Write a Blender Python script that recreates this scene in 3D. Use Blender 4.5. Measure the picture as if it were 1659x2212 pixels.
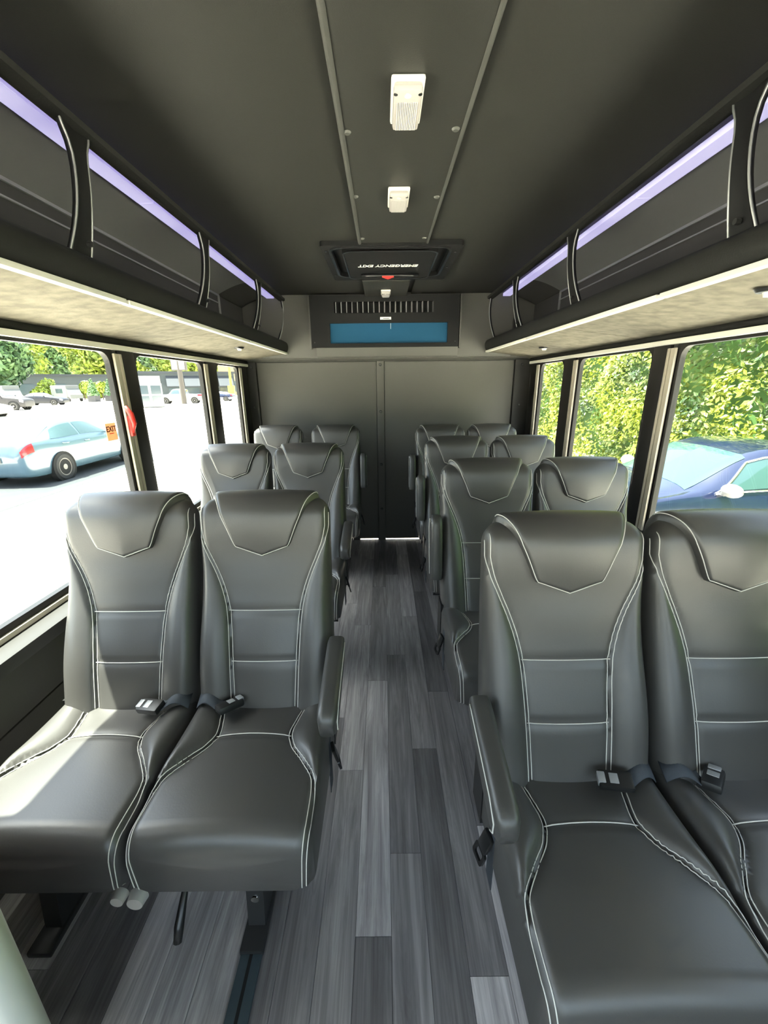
import bpy, bmesh, math, random
from mathutils import Vector, Matrix, Euler
from mathutils.bvhtree import BVHTree
random.seed(7)
sc = bpy.context.scene
COL = sc.collection
for o in list(bpy.data.objects): bpy.data.objects.remove(o)
PI = math.pi
R = math.radians

# ------------------------------------------------------------------ camera, sky, sun, exposure
cam = bpy.data.cameras.new('camera'); cam.sensor_fit = 'HORIZONTAL'; cam.sensor_width = 36.0
cam.lens = 880.0 * 36.0 / 1659.0; cam.clip_start = 0.02; cam.clip_end = 600
co = bpy.data.objects.new('camera', cam); COL.objects.link(co); sc.camera = co
_p, _r = R(17.4), R(0.6)
_F = Vector((0, math.cos(_p), -math.sin(_p))); _R0 = Vector((1, 0, 0)); _U0 = _R0.cross(_F)
_R = _R0*math.cos(_r) - _U0*math.sin(_r); _U = _R0*math.sin(_r) + _U0*math.cos(_r)
_m = Matrix((_R, _U, -_F)).transposed().to_4x4(); _m.translation = Vector((-.05, 0, 1.36)); co.matrix_world = _m

world = bpy.data.worlds.new('sky'); sc.world = world; world.use_nodes = True
wn = world.node_tree.nodes; wl = world.node_tree.links
sky = wn.new('ShaderNodeTexSky'); sky.sky_type = 'NISHITA'; sky.sun_disc = False
sky.sun_elevation = R(71.6); sky.sun_rotation = R(264.6); sky.air_density = 1.0; sky.dust_density = 4.0
hsv = wn.new('ShaderNodeHueSaturation'); hsv.inputs['Saturation'].default_value = .6
wl.new(sky.outputs[0], hsv.inputs['Color']); wl.new(hsv.outputs[0], wn['Background'].inputs['Color']); wn['Background'].inputs['Strength'].default_value = 0.26

sun = bpy.data.lights.new('sun_offscreen', 'SUN'); sun.energy = 9.0; sun.angle = R(0.6); sun.color = (1.0, 0.95, 0.85)
so = bpy.data.objects.new('sun_offscreen', sun); COL.objects.link(so)
so.rotation_euler = Vector((0.315, 0.03, -0.95)).to_track_quat('-Z', 'Y').to_euler(); so.location = (-6, -1, 20)

sc.view_settings.view_transform = 'Standard'; sc.view_settings.look = 'None'
sc.view_settings.gamma = 1.0; sc.view_settings.use_curve_mapping = False
sc.view_settings.exposure = 2.55

# ------------------------------------------------------------------ materials
MAT = {}
def mat(name, col, rough=.5, metal=0, spec=.5, noise=None, bump=None, emit=None, estr=0, sheen=0, coat=0):
    m = bpy.data.materials.new(name); m.use_nodes = True; MAT[name] = m
    n = m.node_tree.nodes; l = m.node_tree.links; b = n['Principled BSDF']
    b.inputs['Base Color'].default_value = (*col, 1); b.inputs['Roughness'].default_value = rough
    b.inputs['Metallic'].default_value = metal; b.inputs['Specular IOR Level'].default_value = spec
    b.inputs['Sheen Weight'].default_value = sheen; b.inputs['Coat Weight'].default_value = coat
    if emit: b.inputs['Emission Color'].default_value = (*emit, 1); b.inputs['Emission Strength'].default_value = estr
    geo = n.new('ShaderNodeNewGeometry')
    if noise:
        sc_, amt = noise[0], noise[1]; col2 = noise[2] if len(noise) > 2 else tuple(c*(1+amt) for c in col)
        t = n.new('ShaderNodeTexNoise'); t.inputs['Scale'].default_value = sc_; t.inputs['Detail'].default_value = 5
        l.new(geo.outputs['Position'], t.inputs['Vector'])
        r = n.new('ShaderNodeValToRGB'); r.color_ramp.elements[0].position = .35; r.color_ramp.elements[1].position = .68
        r.color_ramp.elements[0].color = (*[c*(1-amt) for c in col], 1); r.color_ramp.elements[1].color = (*col2, 1)
        l.new(t.outputs['Fac'], r.inputs['Fac']); l.new(r.outputs['Color'], b.inputs['Base Color'])
    if bump:
        t = n.new('ShaderNodeTexNoise'); t.inputs['Scale'].default_value = bump[0]; t.inputs['Detail'].default_value = 3
        l.new(geo.outputs['Position'], t.inputs['Vector'])
        bp = n.new('ShaderNodeBump'); bp.inputs['Strength'].default_value = bump[1]; bp.inputs['Distance'].default_value = bump[2] if len(bump) > 2 else .002
        l.new(t.outputs['Fac'], bp.inputs['Height']); l.new(bp.outputs['Normal'], b.inputs['Normal'])
    return m
mat('vinyl', (.052, .050, .047), .39, spec=.7, bump=(260, .12, .001))
mat('vinyl_dark', (.026, .027, .029), .42, spec=.55)
mat('thread', (.62, .61, .57), .7)
mat('ceiling_vinyl', (.023, .023, .019), .55, spec=.35, bump=(350, .18, .001))
mat('ceiling_trim', (.085, .085, .075), .5)
mat('panel_grey', (.105, .102, .092), .6, spec=.3, bump=(300, .15, .001))
mat('panel_dark', (.035, .034, .032), .55, spec=.35)
mat('rack_fabric', (.17, .155, .118), .85, spec=.15, noise=(24, .22), bump=(180, .3, .002))
mat('rack_foam', (.017, .017, .015), .7, spec=.25, bump=(200, .2, .002))
mat('cove_grey', (.13, .13, .13), .32, spec=.5)
mat('black_plastic', (.010, .010, .010), .42)
mat('black_satin', (.008, .008, .008), .65, spec=.22)
mat('panel_mid', (.060, .058, .050), .6, spec=.25, bump=(300, .15, .001))
mat('black_gloss', (.012, .012, .012), .30, spec=.45)
mat('black_matte', (.012, .012, .012), .8, spec=.2)
mat('rubber', (.010, .009, .008), .45, spec=.35)
mat('anodised', (.52, .47, .38), .45, metal=.2)
mat('cream_trim', (.80, .77, .68), .45)
mat('steel', (.7, .69, .66), .25, metal=1)
mat('steel_dark', (.06, .06, .06), .35, metal=.6)
mat('silver_plastic', (.38, .39, .40), .35, metal=.4)
mat('web', (.045, .052, .062), .75, spec=.3, bump=(600, .4, .001))
mat('led_diffuser', (.6, .6, .6), .6, emit=(.52, .46, 1.0), estr=.11)
mat('lamp_lens', (.44, .41, .385), .35)
mat('lamp_ridge', (.60, .57, .54), .3)
mat('filter_blue', (.020, .085, .16), .9, spec=.1, bump=(900, .5, .002))
mat('white_label', (.8, .8, .78), .5)
mat('red', (.75, .04, .03), .4)
mat('sticker_orange', (.80, .42, .25), .6)
mat('ink', (.02, .02, .02), .6)
mat('rack_lip', (.30, .30, .30), .35, metal=.5)
mat('wall_side', (.075, .072, .065), .65, spec=.3, bump=(250, .2, .001))
mat('wall_low', (.20, .19, .165), .8, spec=.2, bump=(250, .2, .001))
mat('track_blue', (.035, .055, .065), .5)
mat('mauve', (.35, .26, .27), .6)
mat('grey_rail', (.55, .56, .52), .4)
# outside
mat('concrete', (.80, .73, .62), .9, noise=(.5, .06))
mat('asphalt', (.022, .026, .028), .9, noise=(2, .12))
mat('kerb', (.13, .15, .16), .8)
mat('car_silverblue', (.055, .098, .13), .25, metal=.0, coat=.6)
mat('car_navy', (.006, .011, .035), .16, metal=.2, coat=1.0)
mat('car_grey', (.030, .028, .030), .5, spec=.3)
mat('car_white', (.16, .16, .155), .5, spec=.3)
mat('van_grey', (.085, .09, .088), .6, spec=.3)
mat('car_black', (.010, .011, .016), .45, spec=.3)
mat('car_glass', (.03, .05, .055), .06, spec=.9, coat=1)
mat('car_glass_light', (.022, .05, .048), .05, spec=.6, coat=.2)
mat('chrome_satin', (.75, .73, .68), .35, metal=.5)
mat('mirror_silver', (.12, .12, .12), .4)
mat('chrome', (.8, .8, .8), .15, metal=1)
mat('tyre', (.012, .012, .012), .8)
mat('rim', (.16, .15, .14), .4, metal=.2)
mat('tail_red', (.30, .006, .012), .25, coat=.5)
mat('lamp_clear', (.75, .78, .8), .1, coat=.5)
mat('leaf_hedge', (.030, .085, .008), .55, noise=(1.0, .6, (.23, .27, .006)))
mat('leaf_dark', (.06, .13, .055), .6, noise=(.35, .35, (.11, .20, .06)))
mat('leaf_yellow', (.14, .22, .02), .6, noise=(.35, .4, (.27, .33, .03)))
mat('bark', (.12, .09, .06), .9)
mat('hedge_core', (.030, .078, .009), .9)
mat('building_dark', (.028, .036, .040), .8)
mat('building_tan', (.20, .15, .085), .85)
mat('awning', (.018, .022, .028), .8)
mat('sign_white', (.17, .175, .17), .6)
mat('yellow', (.40, .27, .02), .5)
mat('pot', (.03, .03, .035), .7)
mat('pole_wood', (.055, .048, .042), .9)
mat('window_far', (.04, .055, .065), .1, spec=.8)

def glass_mat():
    m = bpy.data.materials.new('window_glass'); m.use_nodes = True; MAT['window_glass'] = m
    n = m.node_tree.nodes; l = m.node_tree.links; n.remove(n['Principled BSDF'])
    t = n.new('ShaderNodeBsdfTransparent'); t.inputs['Color'].default_value = (.90, .945, .925, 1)
    g = n.new('ShaderNodeBsdfGlossy'); g.inputs['Roughness'].default_value = .02
    lw = n.new('ShaderNodeLayerWeight'); lw.inputs['Blend'].default_value = .5
    pw = n.new('ShaderNodeMath'); pw.operation = 'POWER'; pw.inputs[1].default_value = 5; l.new(lw.outputs['Facing'], pw.inputs[0])
    f = n.new('ShaderNodeMath'); f.operation = 'MULTIPLY_ADD'; f.inputs[1].default_value = .35; f.inputs[2].default_value = .02; l.new(pw.outputs[0], f.inputs[0])
    x = n.new('ShaderNodeMixShader')
    l.new(f.outputs[0], x.inputs[0]); l.new(t.outputs[0], x.inputs[1]); l.new(g.outputs[0], x.inputs[2])
    l.new(x.outputs[0], n['Material Output'].inputs['Surface'])
glass_mat()

def plank_mat():
    m = bpy.data.materials.new('plank'); m.use_nodes = True; MAT['plank'] = m
    n = m.node_tree.nodes; l = m.node_tree.links; b = n['Principled BSDF']
    b.inputs['Roughness'].default_value = .42; b.inputs['Specular IOR Level'].default_value = .4
    geo = n.new('ShaderNodeNewGeometry'); oi = n.new('ShaderNodeObjectInfo')
    off = n.new('ShaderNodeVectorMath'); off.operation = 'MULTIPLY_ADD'
    cmb = n.new('ShaderNodeCombineXYZ')
    for i in range(3): l.new(oi.outputs['Random'], cmb.inputs[i])
    off.inputs[1].default_value = (31, 57, 13); l.new(cmb.outputs[0], off.inputs[0]); l.new(geo.outputs['Position'], off.inputs[2])
    sc1 = n.new('ShaderNodeVectorMath'); sc1.operation = 'MULTIPLY'; sc1.inputs[1].default_value = (1, .075, 1); l.new(off.outputs[0], sc1.inputs[0])
    t1 = n.new('ShaderNodeTexNoise'); t1.inputs['Scale'].default_value = 27; t1.inputs['Detail'].default_value = 8; t1.inputs['Roughness'].default_value = .68; t1.inputs['Distortion'].default_value = .9
    l.new(sc1.outputs[0], t1.inputs['Vector'])
    sc2 = n.new('ShaderNodeVectorMath'); sc2.operation = 'MULTIPLY'; sc2.inputs[1].default_value = (1, .02, 1); l.new(off.outputs[0], sc2.inputs[0])
    t2 = n.new('ShaderNodeTexNoise'); t2.inputs['Scale'].default_value = 190; t2.inputs['Detail'].default_value = 4
    l.new(sc2.outputs[0], t2.inputs['Vector'])
    mx = n.new('ShaderNodeMix'); mx.data_type = 'FLOAT'; mx.inputs[0].default_value = .28
    l.new(t1.outputs['Fac'], mx.inputs[2]); l.new(t2.outputs['Fac'], mx.inputs[3])
    r = n.new('ShaderNodeValToRGB'); e = r.color_ramp.elements
    e[0].position = .30; e[0].color = (.13, .122, .125, 1); e[1].position = .69; e[1].color = (.50, .49, .49, 1)
    x = e.new(.5); x.color = (.29, .28, .285, 1)
    l.new(mx.outputs[0], r.inputs['Fac'])
    mr = n.new('ShaderNodeMapRange'); mr.inputs[3].default_value = .42; mr.inputs[4].default_value = 1.45; l.new(oi.outputs['Random'], mr.inputs[0])
    mul = n.new('ShaderNodeMix'); mul.data_type = 'RGBA'; mul.blend_type = 'MULTIPLY'; mul.inputs[0].default_value = 1
    cc = n.new('ShaderNodeCombineColor')
    for i in range(3): l.new(mr.outputs[0], cc.inputs[i])
    l.new(r.outputs['Color'], mul.inputs[6]); l.new(cc.outputs[0], mul.inputs[7]); l.new(mul.outputs[2], b.inputs['Base Color'])
plank_mat()

def sticker_mat():
    m = bpy.data.materials.new('sticker_film'); m.use_nodes = True; MAT['sticker_film'] = m
    n = m.node_tree.nodes; l = m.node_tree.links; b = n['Principled BSDF']; b.inputs['Base Color'].default_value = (.75, .50, .36, 1); b.inputs['Roughness'].default_value = .5
    t = n.new('ShaderNodeBsdfTranslucent'); t.inputs['Color'].default_value = (.62, .36, .22, 1)
    x = n.new('ShaderNodeMixShader'); x.inputs[0].default_value = .5; l.new(b.outputs[0], x.inputs[1]); l.new(t.outputs[0], x.inputs[2]); l.new(x.outputs[0], n['Material Output'].inputs['Surface'])
sticker_mat()

# ------------------------------------------------------------------ helpers
def tag(o, label=None, cat=None, group=None, kind=None):
    if label: o['label'] = label
    if cat: o['category'] = cat
    if group: o['group'] = group
    if kind: o['kind'] = kind
    return o
def empty(name, loc=(0, 0, 0), rz=0):
    o = bpy.data.objects.new(name, None); COL.objects.link(o); o.location = loc; o.rotation_euler = (0, 0, rz)
    o.empty_display_size = .1
    return o
def link(name, me, parent=None, loc=None):
    o = bpy.data.objects.new(name, me); COL.objects.link(o)
    if parent: o.parent = parent
    if loc: o.location = loc
    return o
class MB:
    def __init__(s): s.v = []; s.f = []
    def add(s, v, f):
        k = len(s.v); s.v += [tuple(a) for a in v]; s.f += [tuple(i+k for i in q) for q in f]; return s
    def box(s, x0, x1, y0, y1, z0, z1, M=None, bev=0):
        x0, x1 = sorted((x0, x1)); y0, y1 = sorted((y0, y1)); z0, z1 = sorted((z0, z1))
        if bev > 0:
            bm = bmesh.new(); bmesh.ops.create_cube(bm, size=1)
            for v in bm.verts: v.co = Vector(((x0+x1)/2+v.co.x*(x1-x0), (y0+y1)/2+v.co.y*(y1-y0), (z0+z1)/2+v.co.z*(z1-z0)))
            bmesh.ops.bevel(bm, geom=list(bm.edges), offset=min(bev, .49*min(x1-x0, y1-y0, z1-z0)), segments=2, affect='EDGES', profile=.6)
            bm.verts.index_update(); V = [v.co.copy() for v in bm.verts]; F = [[v.index for v in f.verts] for f in bm.faces]; bm.free()
        else:
            V = [Vector(p) for p in ((x0,y0,z0),(x1,y0,z0),(x1,y1,z0),(x0,y1,z0),(x0,y0,z1),(x1,y0,z1),(x1,y1,z1),(x0,y1,z1))]
            F = [(0,3,2,1),(4,5,6,7),(0,1,5,4),(1,2,6,5),(2,3,7,6),(3,0,4,7)]
        if M: V = [M @ p for p in V]
        return s.add(V, F)
    def tube(s, pts, r, n=6, cap=True, flat=None):
        pts = [Vector(p) for p in pts]; V = []; F = []; m = len(pts); up = None
        for i, p in enumerate(pts):
            d = (pts[min(i+1, m-1)] - pts[max(i-1, 0)])
            d = d.normalized() if d.length > 1e-9 else Vector((0, 0, 1))
            if up is None: up = Vector((0, 0, 1)) if abs(d.z) < .9 else Vector((0, 1, 0))
            a = d.cross(up)
            a = a.normalized() if a.length > 1e-6 else d.orthogonal().normalized()
            b = a.cross(d).normalized(); up = b
            rr = r[i] if isinstance(r, (list, tuple)) else r
            for k in range(n):
                t = 2*PI*k/n; V.append(p + a*math.cos(t)*rr + b*math.sin(t)*rr*(flat or 1))
        for i in range(m-1):
            for k in range(n): F.append((i*n+k, i*n+(k+1) % n, (i+1)*n+(k+1) % n, (i+1)*n+k))
        if cap: F.append(tuple(range(n-1, -1, -1))); F.append(tuple((m-1)*n+k for k in range(n)))
        return s.add(V, F)
    def prism(s, poly, d0, d1, axis):
        # poly: 2-D points in the two other axes (cyclic order), extruded along axis from d0 to d1
        n = len(poly)
        def P(a, b, d): return {0: (d, a, b), 1: (a, d, b), 2: (a, b, d)}[axis]
        V = [P(a, b, d0) for a, b in poly] + [P(a, b, d1) for a, b in poly]
        F = [tuple(range(n-1, -1, -1)), tuple(range(n, 2*n))] + [(i, (i+1) % n, n+(i+1) % n, n+i) for i in range(n)]
        return s.add(V, F)
    def disc(s, c, r, h, axis=2, n=16, r2=None):
        c = Vector(c); V = []; r2 = r if r2 is None else r2
        ax = [(1, 2), (0, 2), (0, 1)][axis]
        for k, rr in ((0, r), (h, r2)):
            for i in range(n):
                q = c.copy(); q[axis] += k; q[ax[0]] += rr*math.cos(2*PI*i/n); q[ax[1]] += rr*math.sin(2*PI*i/n); V.append(q)
        F = [tuple(range(n-1, -1, -1)), tuple(range(n, 2*n))] + [(i, (i+1) % n, n+(i+1) % n, n+i) for i in range(n)]
        return s.add(V, F)
    def grid(s, P, nu, nv, closed_u=False, closed_v=False):
        V = [P(i, j) for i in range(nu) for j in range(nv)]; F = []
        for i in range(nu if closed_u else nu-1):
            for j in range(nv if closed_v else nv-1):
                F.append((i*nv+j, ((i+1) % nu)*nv+j, ((i+1) % nu)*nv+(j+1) % nv, i*nv+(j+1) % nv))
        return s.add(V, F)
    def mesh(s, name, m, smooth=None):
        me = bpy.data.meshes.new(name); me.from_pydata(s.v, [], s.f)
        bm = bmesh.new(); bm.from_mesh(me); bmesh.ops.recalc_face_normals(bm, faces=bm.faces); bm.to_mesh(me); bm.free()
        me.materials.append(MAT[m])
        if smooth: 
            me.polygons.foreach_set('use_smooth', [True]*len(me.polygons))
            if smooth is not True: me.set_sharp_from_angle(angle=R(smooth))
        me.update(); return me
    def build(s, name, m, parent=None, smooth=None, loc=None):
        return link(name, s.mesh(name, m, smooth), parent, loc)
def B(name, m, x0, x1, y0, y1, z0, z1, parent=None, bev=0, smooth=None):
    return MB().box(x0, x1, y0, y1, z0, z1, bev=bev).build(name, m, parent, smooth if smooth else (40 if bev else None))
def copy_tree(o, parent=None):
    c = o.copy(); COL.objects.link(c); c.parent = parent
    for ch in list(o.children): copy_tree(ch, c)
    return c
def rrect(y0, y1, z0, z1, r, n=6):
    P = []
    for cx, cz, a in ((y1-r, z1-r, 0), (y0+r, z1-r, 90), (y0+r, z0+r, 180), (y1-r, z0+r, 270)):
        for k in range(n+1):
            t = R(a+90*k/n); P.append((cx+r*math.cos(t), cz+r*math.sin(t)))
    return P
def ring(mb, outer, inner, d0, d1, axis):
    n = len(outer)
    def P(a, b, d): return {0: (d, a, b), 1: (a, d, b), 2: (a, b, d)}[axis]
    V = [P(a, b, d) for d in (d0, d1) for pl in (outer, inner) for a, b in pl]; F = []
    for i in range(n):
        j = (i+1) % n
        F += [(i, j, n+j, n+i), (2*n+i, 3*n+i, 3*n+j, 2*n+j), (i, 2*n+i, 2*n+j, j), (n+i, n+j, 3*n+j, 3*n+i)]
    return mb.add(V, F)
def text_mesh(name, txt, size, m, extr=.0006, bold=0, shear=0):
    c = bpy.data.curves.new(name, 'FONT'); c.body = txt; c.size = size; c.extrude = extr; c.align_x = 'CENTER'; c.align_y = 'CENTER'
    c.offset = bold; c.shear = shear; c.resolution_u = 4
    o = bpy.data.objects.new(name, c); COL.objects.link(o)
    dg = bpy.context.evaluated_depsgraph_get(); me = bpy.data.meshes.new_from_object(o.evaluated_get(dg))
    bpy.data.objects.remove(o); me.materials.clear(); me.materials.append(MAT[m]); return me
def lerp_tab(tab, x):
    n = len(tab)
    if x <= tab[0][0]: return tab[0][1]
    if x >= tab[-1][0]: return tab[-1][1]
    for k in range(n-1):
        if x <= tab[k+1][0]: break
    def sl(i):
        if i <= 0 or i >= n-1: return 0.0
        a = (tab[i][1]-tab[i-1][1])/(tab[i][0]-tab[i-1][0]); b = (tab[i+1][1]-tab[i][1])/(tab[i+1][0]-tab[i][0])
        return 0.0 if a*b <= 0 else 2*a*b/(a+b)
    h = tab[k+1][0]-tab[k][0]; t = (x-tab[k][0])/h; m0, m1 = sl(k)*h, sl(k+1)*h
    return (2*t**3-3*t*t+1)*tab[k][1]+(t**3-2*t*t+t)*m0+(-2*t**3+3*t*t)*tab[k+1][1]+(t**3-t*t)*m1

# ------------------------------------------------------------------ the bus shell
XW = 1.14; YB = 3.49; YF = -1.9; ZC = 2.0
fl = tag(B('floor', 'black_matte', -XW-.06, XW+.06, YF, YB+.03, -.10, -.006), 'grey wood plank vinyl floor of the bus', kind='structure')
PW = .0935; PL = .952
pk = MB().box(-PW/2+.0004, PW/2-.0004, 0, 1, -.0055, 0, bev=.0006).mesh('plank', 'plank')
x0 = -.1355; starts = {0: .676, 1: .871, 2: .29, 3: .60, -1: .20, -2: .45, -3: .78, 4: .95, 5: .35}
k0 = -int((x0+XW)/PW)-1
k = k0
while x0+k*PW < XW:
    a = max(x0+k*PW, -XW); b = min(x0+(k+1)*PW, XW)
    if b-a > .01:
        s = starts.get(k, random.random()*PL)
        y = s-PL*4
        while y < YB:
            ya, yb = max(y, YF+.01), min(y+PL, YB)
            if yb-ya > .01:
                o = link('plank', pk, fl); o.location = ((a+b)/2, ya+.0005, 0); o.scale = ((b-a)/PW, yb-ya-.001, 1)
            y += PL
    k += 1

# ceiling: slab with vinyl panels and a raised centre strip
ce = tag(B('ceiling', 'ceiling_vinyl', -XW-.06, XW+.06, YF, YB+.06, 2.014, 2.07), 'dark vinyl bus ceiling with raised centre strip', kind='structure')
B('ceiling_panel', 'ceiling_vinyl', -.98, -.152, YF+.02, YB, ZC, 2.014, ce, .004)
B('ceiling_panel', 'ceiling_vinyl', .168, .98, YF+.02, YB, ZC, 2.014, ce, .004)
B('centre_panel', 'ceiling_vinyl', -.150, .166, YF+.02, 2.185, 1.988, 2.014, ce, .004)
B('centre_panel', 'ceiling_vinyl', -.172, .130, 2.86, 3.36, 1.975, 2.014, ce, .006)
MB().tube([(-.150, YF+.03, 1.990), (-.150, 2.185, 1.990)], .0085, 8).build('piping', 'ceiling_trim', ce, True)
MB().tube([(.166, YF+.03, 1.990), (.166, 2.185, 1.990)], .0065, 8).build('piping', 'ceiling_trim', ce, True)
scr = MB().disc((0, 0, 0), .011, -.004, n=14, r2=.007).mesh('screw_cap', 'ceiling_trim', 30)
for x, y in ((-.136, 1.31), (.146, 1.30), (-.138, 1.69), (.148, 1.70), (-.13, .9), (.14, .9), (-.135, 2.12), (.145, 2.12), (-.13, .4), (.14, .4)):
    link('screw_cap', scr, ce, (x, y, 1.988))

WIN = [(-1.70, -.60), (-.42, .30), (.60, 1.72), (1.90, 2.58), (2.81, 3.205)]
ZS, ZT = .715, 1.492
NW = 0
for sgn, side in ((-1, 'left'), (1, 'right')):
    w = MB()
    xi, xo = sgn*XW, sgn*(XW+.022)
    w.box(xi, xo, YF, YB+.05, -.10, ZS-.02); w.box(xi, xo, YF, YB+.05, ZT+.025, 2.07)
    ys = [YF] + [q for a, b in WIN for q in (a-.03, b+.03)] + [YB+.05]
    for a, b in zip(ys[::2], ys[1::2]): w.box(xi, xo, a, b, ZS-.02, ZT+.025)
    wo = tag(w.build('wall_'+side, 'wall_side'), 'dark grey bus side wall with window posts on the ' + ('car park side' if sgn < 0 else 'hedge side'), kind='structure')
    B('lower_panel', 'wall_side', xi, sgn*(XW-.012), YF+.02, YB, .0, .42, wo, .003)
    B('side_panel', 'wall_side', xi, sgn*(XW-.018), YF+.02, YB, .43, ZS-.055, wo, .004)
    B('sill', 'panel_dark', xi, sgn*(XW-.088), YF+.02, YB, ZS-.085, ZS-.040, wo, .014)
    B('sill_strip', 'anodised', xi, sgn*(XW-.020), YF+.02, YB, ZS-.039, ZS-.022, wo, .003)
    for (a0, b0), (a, b) in zip(WIN, WIN[1:]+[(YB-.07, 0)]):
        B('post', 'rubber', xi, sgn*(XW-.016), b0+.060, a-.012, ZS-.02, ZT+.02, wo, .008)
    for a, b in WIN:
        NW += 1
        wn_ = empty('window_%d' % NW, (0, 0, 0)); tag(wn_, 'bus side window pane in black rubber frame', kind='structure')
        fr = MB(); ring(fr, rrect(a-.033, b+.033, ZS-.023, ZT+.028, .05), rrect(a, b, ZS, ZT, .045), sgn*(XW-.010), sgn*(XW+.012), 0)
        fr.build('frame', 'rubber', wn_, 40)
        B('pane', 'window_glass', sgn*(XW-.002), sgn*(XW+.003), a-.01, b+.01, ZS-.01, ZT+.01, wn_)
        al = MB()
        for q in range(3): al.box(sgn*(XW-.014), sgn*(XW-.024+.003*(q == 1)), b+.016+q*.0170, b+.016+q*.0170+.0145, ZS+.0, ZT-.004, bev=.002)
        al.build('slide_rail', 'anodised', wn_, 40)
        if sgn < 0 and abs(b-1.72) < .01:
            la = MB(); la.tube([(-XW+.035, 1.722, 1.285), (-XW+.05, 1.727, 1.255), (-XW+.05, 1.738, 1.215), (-XW+.03, 1.752, 1.175)], [.007, .011, .010, .006], 8)
            la.build('latch_handle', 'red', wn_, True)
            MB().box(-XW+.014, -XW+.034, 1.742, 1.768, 1.16, 1.245, bev=.006).build('latch_base', 'red', wn_, 40)
    # cream trim above the windows and the padded band over it
    t = tag(B('trim_%d' % (1 if sgn < 0 else 2), 'cream_trim', sgn*(XW-.004), sgn*(XW-.026), YF+.05, 3.43, 1.502, 1.522, bev=.003), 'cream strip running above the windows on the ' + ('car park side' if sgn < 0 else 'hedge side'), kind='structure')
    MB().tube([(sgn*(XW-.012), YF+.05, 1.536), (sgn*(XW-.012), 3.43, 1.536)], .013, 8).build('padded_band', 'rack_foam', t, True)

# red-lettered EXIT sticker on the glass
st = empty('exit_sticker', (-XW+.003, 1.655, 1.19)); tag(st, 'orange EXIT sticker on the window beside the red latch', 'sticker')
MB().box(-.0008, .0008, -.031, .031, -.034, .034).build('sheet', 'sticker_film', st)
tm = text_mesh('lettering', 'EXIT', .030, 'ink', .0004, .0006)
o = link('lettering', tm, st, (.0014, 0, .010)); o.rotation_euler = (PI/2, 0, PI/2)
MB().box(.0009, .0013, -.015, .012, -.008, -.005).build('small_print', 'red', st)

# rear wall
wb = MB()
wb.box(-XW-.05, XW+.05, YB+.012, YB+.05, .012, 2.07)
wb.box(-XW-.05, -.27, YB+.012, YB+.05, -.10, .012); wb.box(.285, XW+.05, YB+.012, YB+.05, -.10, .012); wb.box(-.105, -.035, YB+.012, YB+.05, -.10, .012)
wb = tag(wb.build('wall_back', 'panel_grey'), 'grey padded rear wall of the bus in two door panels', kind='structure')
B('door_panel', 'panel_grey', -1.063, -.100, YB-.006, YB+.012, .014, 1.535, wb, .006)
B('door_panel', 'panel_grey', -.036, 1.012, YB-.006, YB+.012, .014, 1.535, wb, .006)
B('batten', 'panel_grey', -.098, -.038, YB-.014, YB+.010, .0, 1.54, wb, .005)
B('corner_post', 'panel_dark', -XW+.002, -1.066, YB-.03, YB+.010, .0, 1.54, wb, .006)
B('corner_post', 'panel_dark', 1.016, XW-.002, YB-.03, YB+.010, .0, 1.54, wb, .006)
sw = MB().disc((0, 0, 0), .012, -.005, axis=1, n=12, r2=.008).mesh('screw', 'steel_dark', 30)
for x, zz in ((-.069, 1.512), (-.069, 1.144), (-.069, .70), (-.069, .3)): link('screw', sw, wb, (x, YB-.014, zz))
for x in (-1.10, 1.07):
    for zz in (1.50, 1.19, .8): link('screw', sw, wb, (x, YB-.03, zz))
# upper bulkhead above the rear wall
bk = MB(); bk.box(-.985, .945, 3.372, YB+.01, 1.56, 2.013, bev=.006)
bk.build('bulkhead', 'panel_grey', wb, 40)
MB().prism([(3.318, 1.628), (3.345, 1.566), (YB, 1.552), (YB, 1.628)], -.55, .525, 0).build('bulkhead_ledge', 'panel_grey', wb)
MB().prism([(3.40, 1.575), (3.39, 1.55), (YB, 1.538), (YB, 1.575)], -XW+.01, XW-.01, 0).build('bulkhead_ledge', 'panel_grey', wb)
# front wall with windscreen, behind the camera
wf = MB()
wf.box(-XW-.05, XW+.05, YF-.05, YF, -.10, .60); wf.box(-XW-.05, XW+.05, YF-.05, YF, 1.90, 2.07)
wf.box(-XW-.05, -1.05, YF-.05, YF, .6, 1.9); wf.box(1.05, XW+.05, YF-.05, YF, .6, 1.9)
wf = tag(wf.build('wall_front', 'wall_side'), 'front end of the bus with the windscreen', kind='structure')
B('windscreen', 'window_glass', -1.05, 1.05, YF-.03, YF-.025, .6, 1.9, wf)

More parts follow.
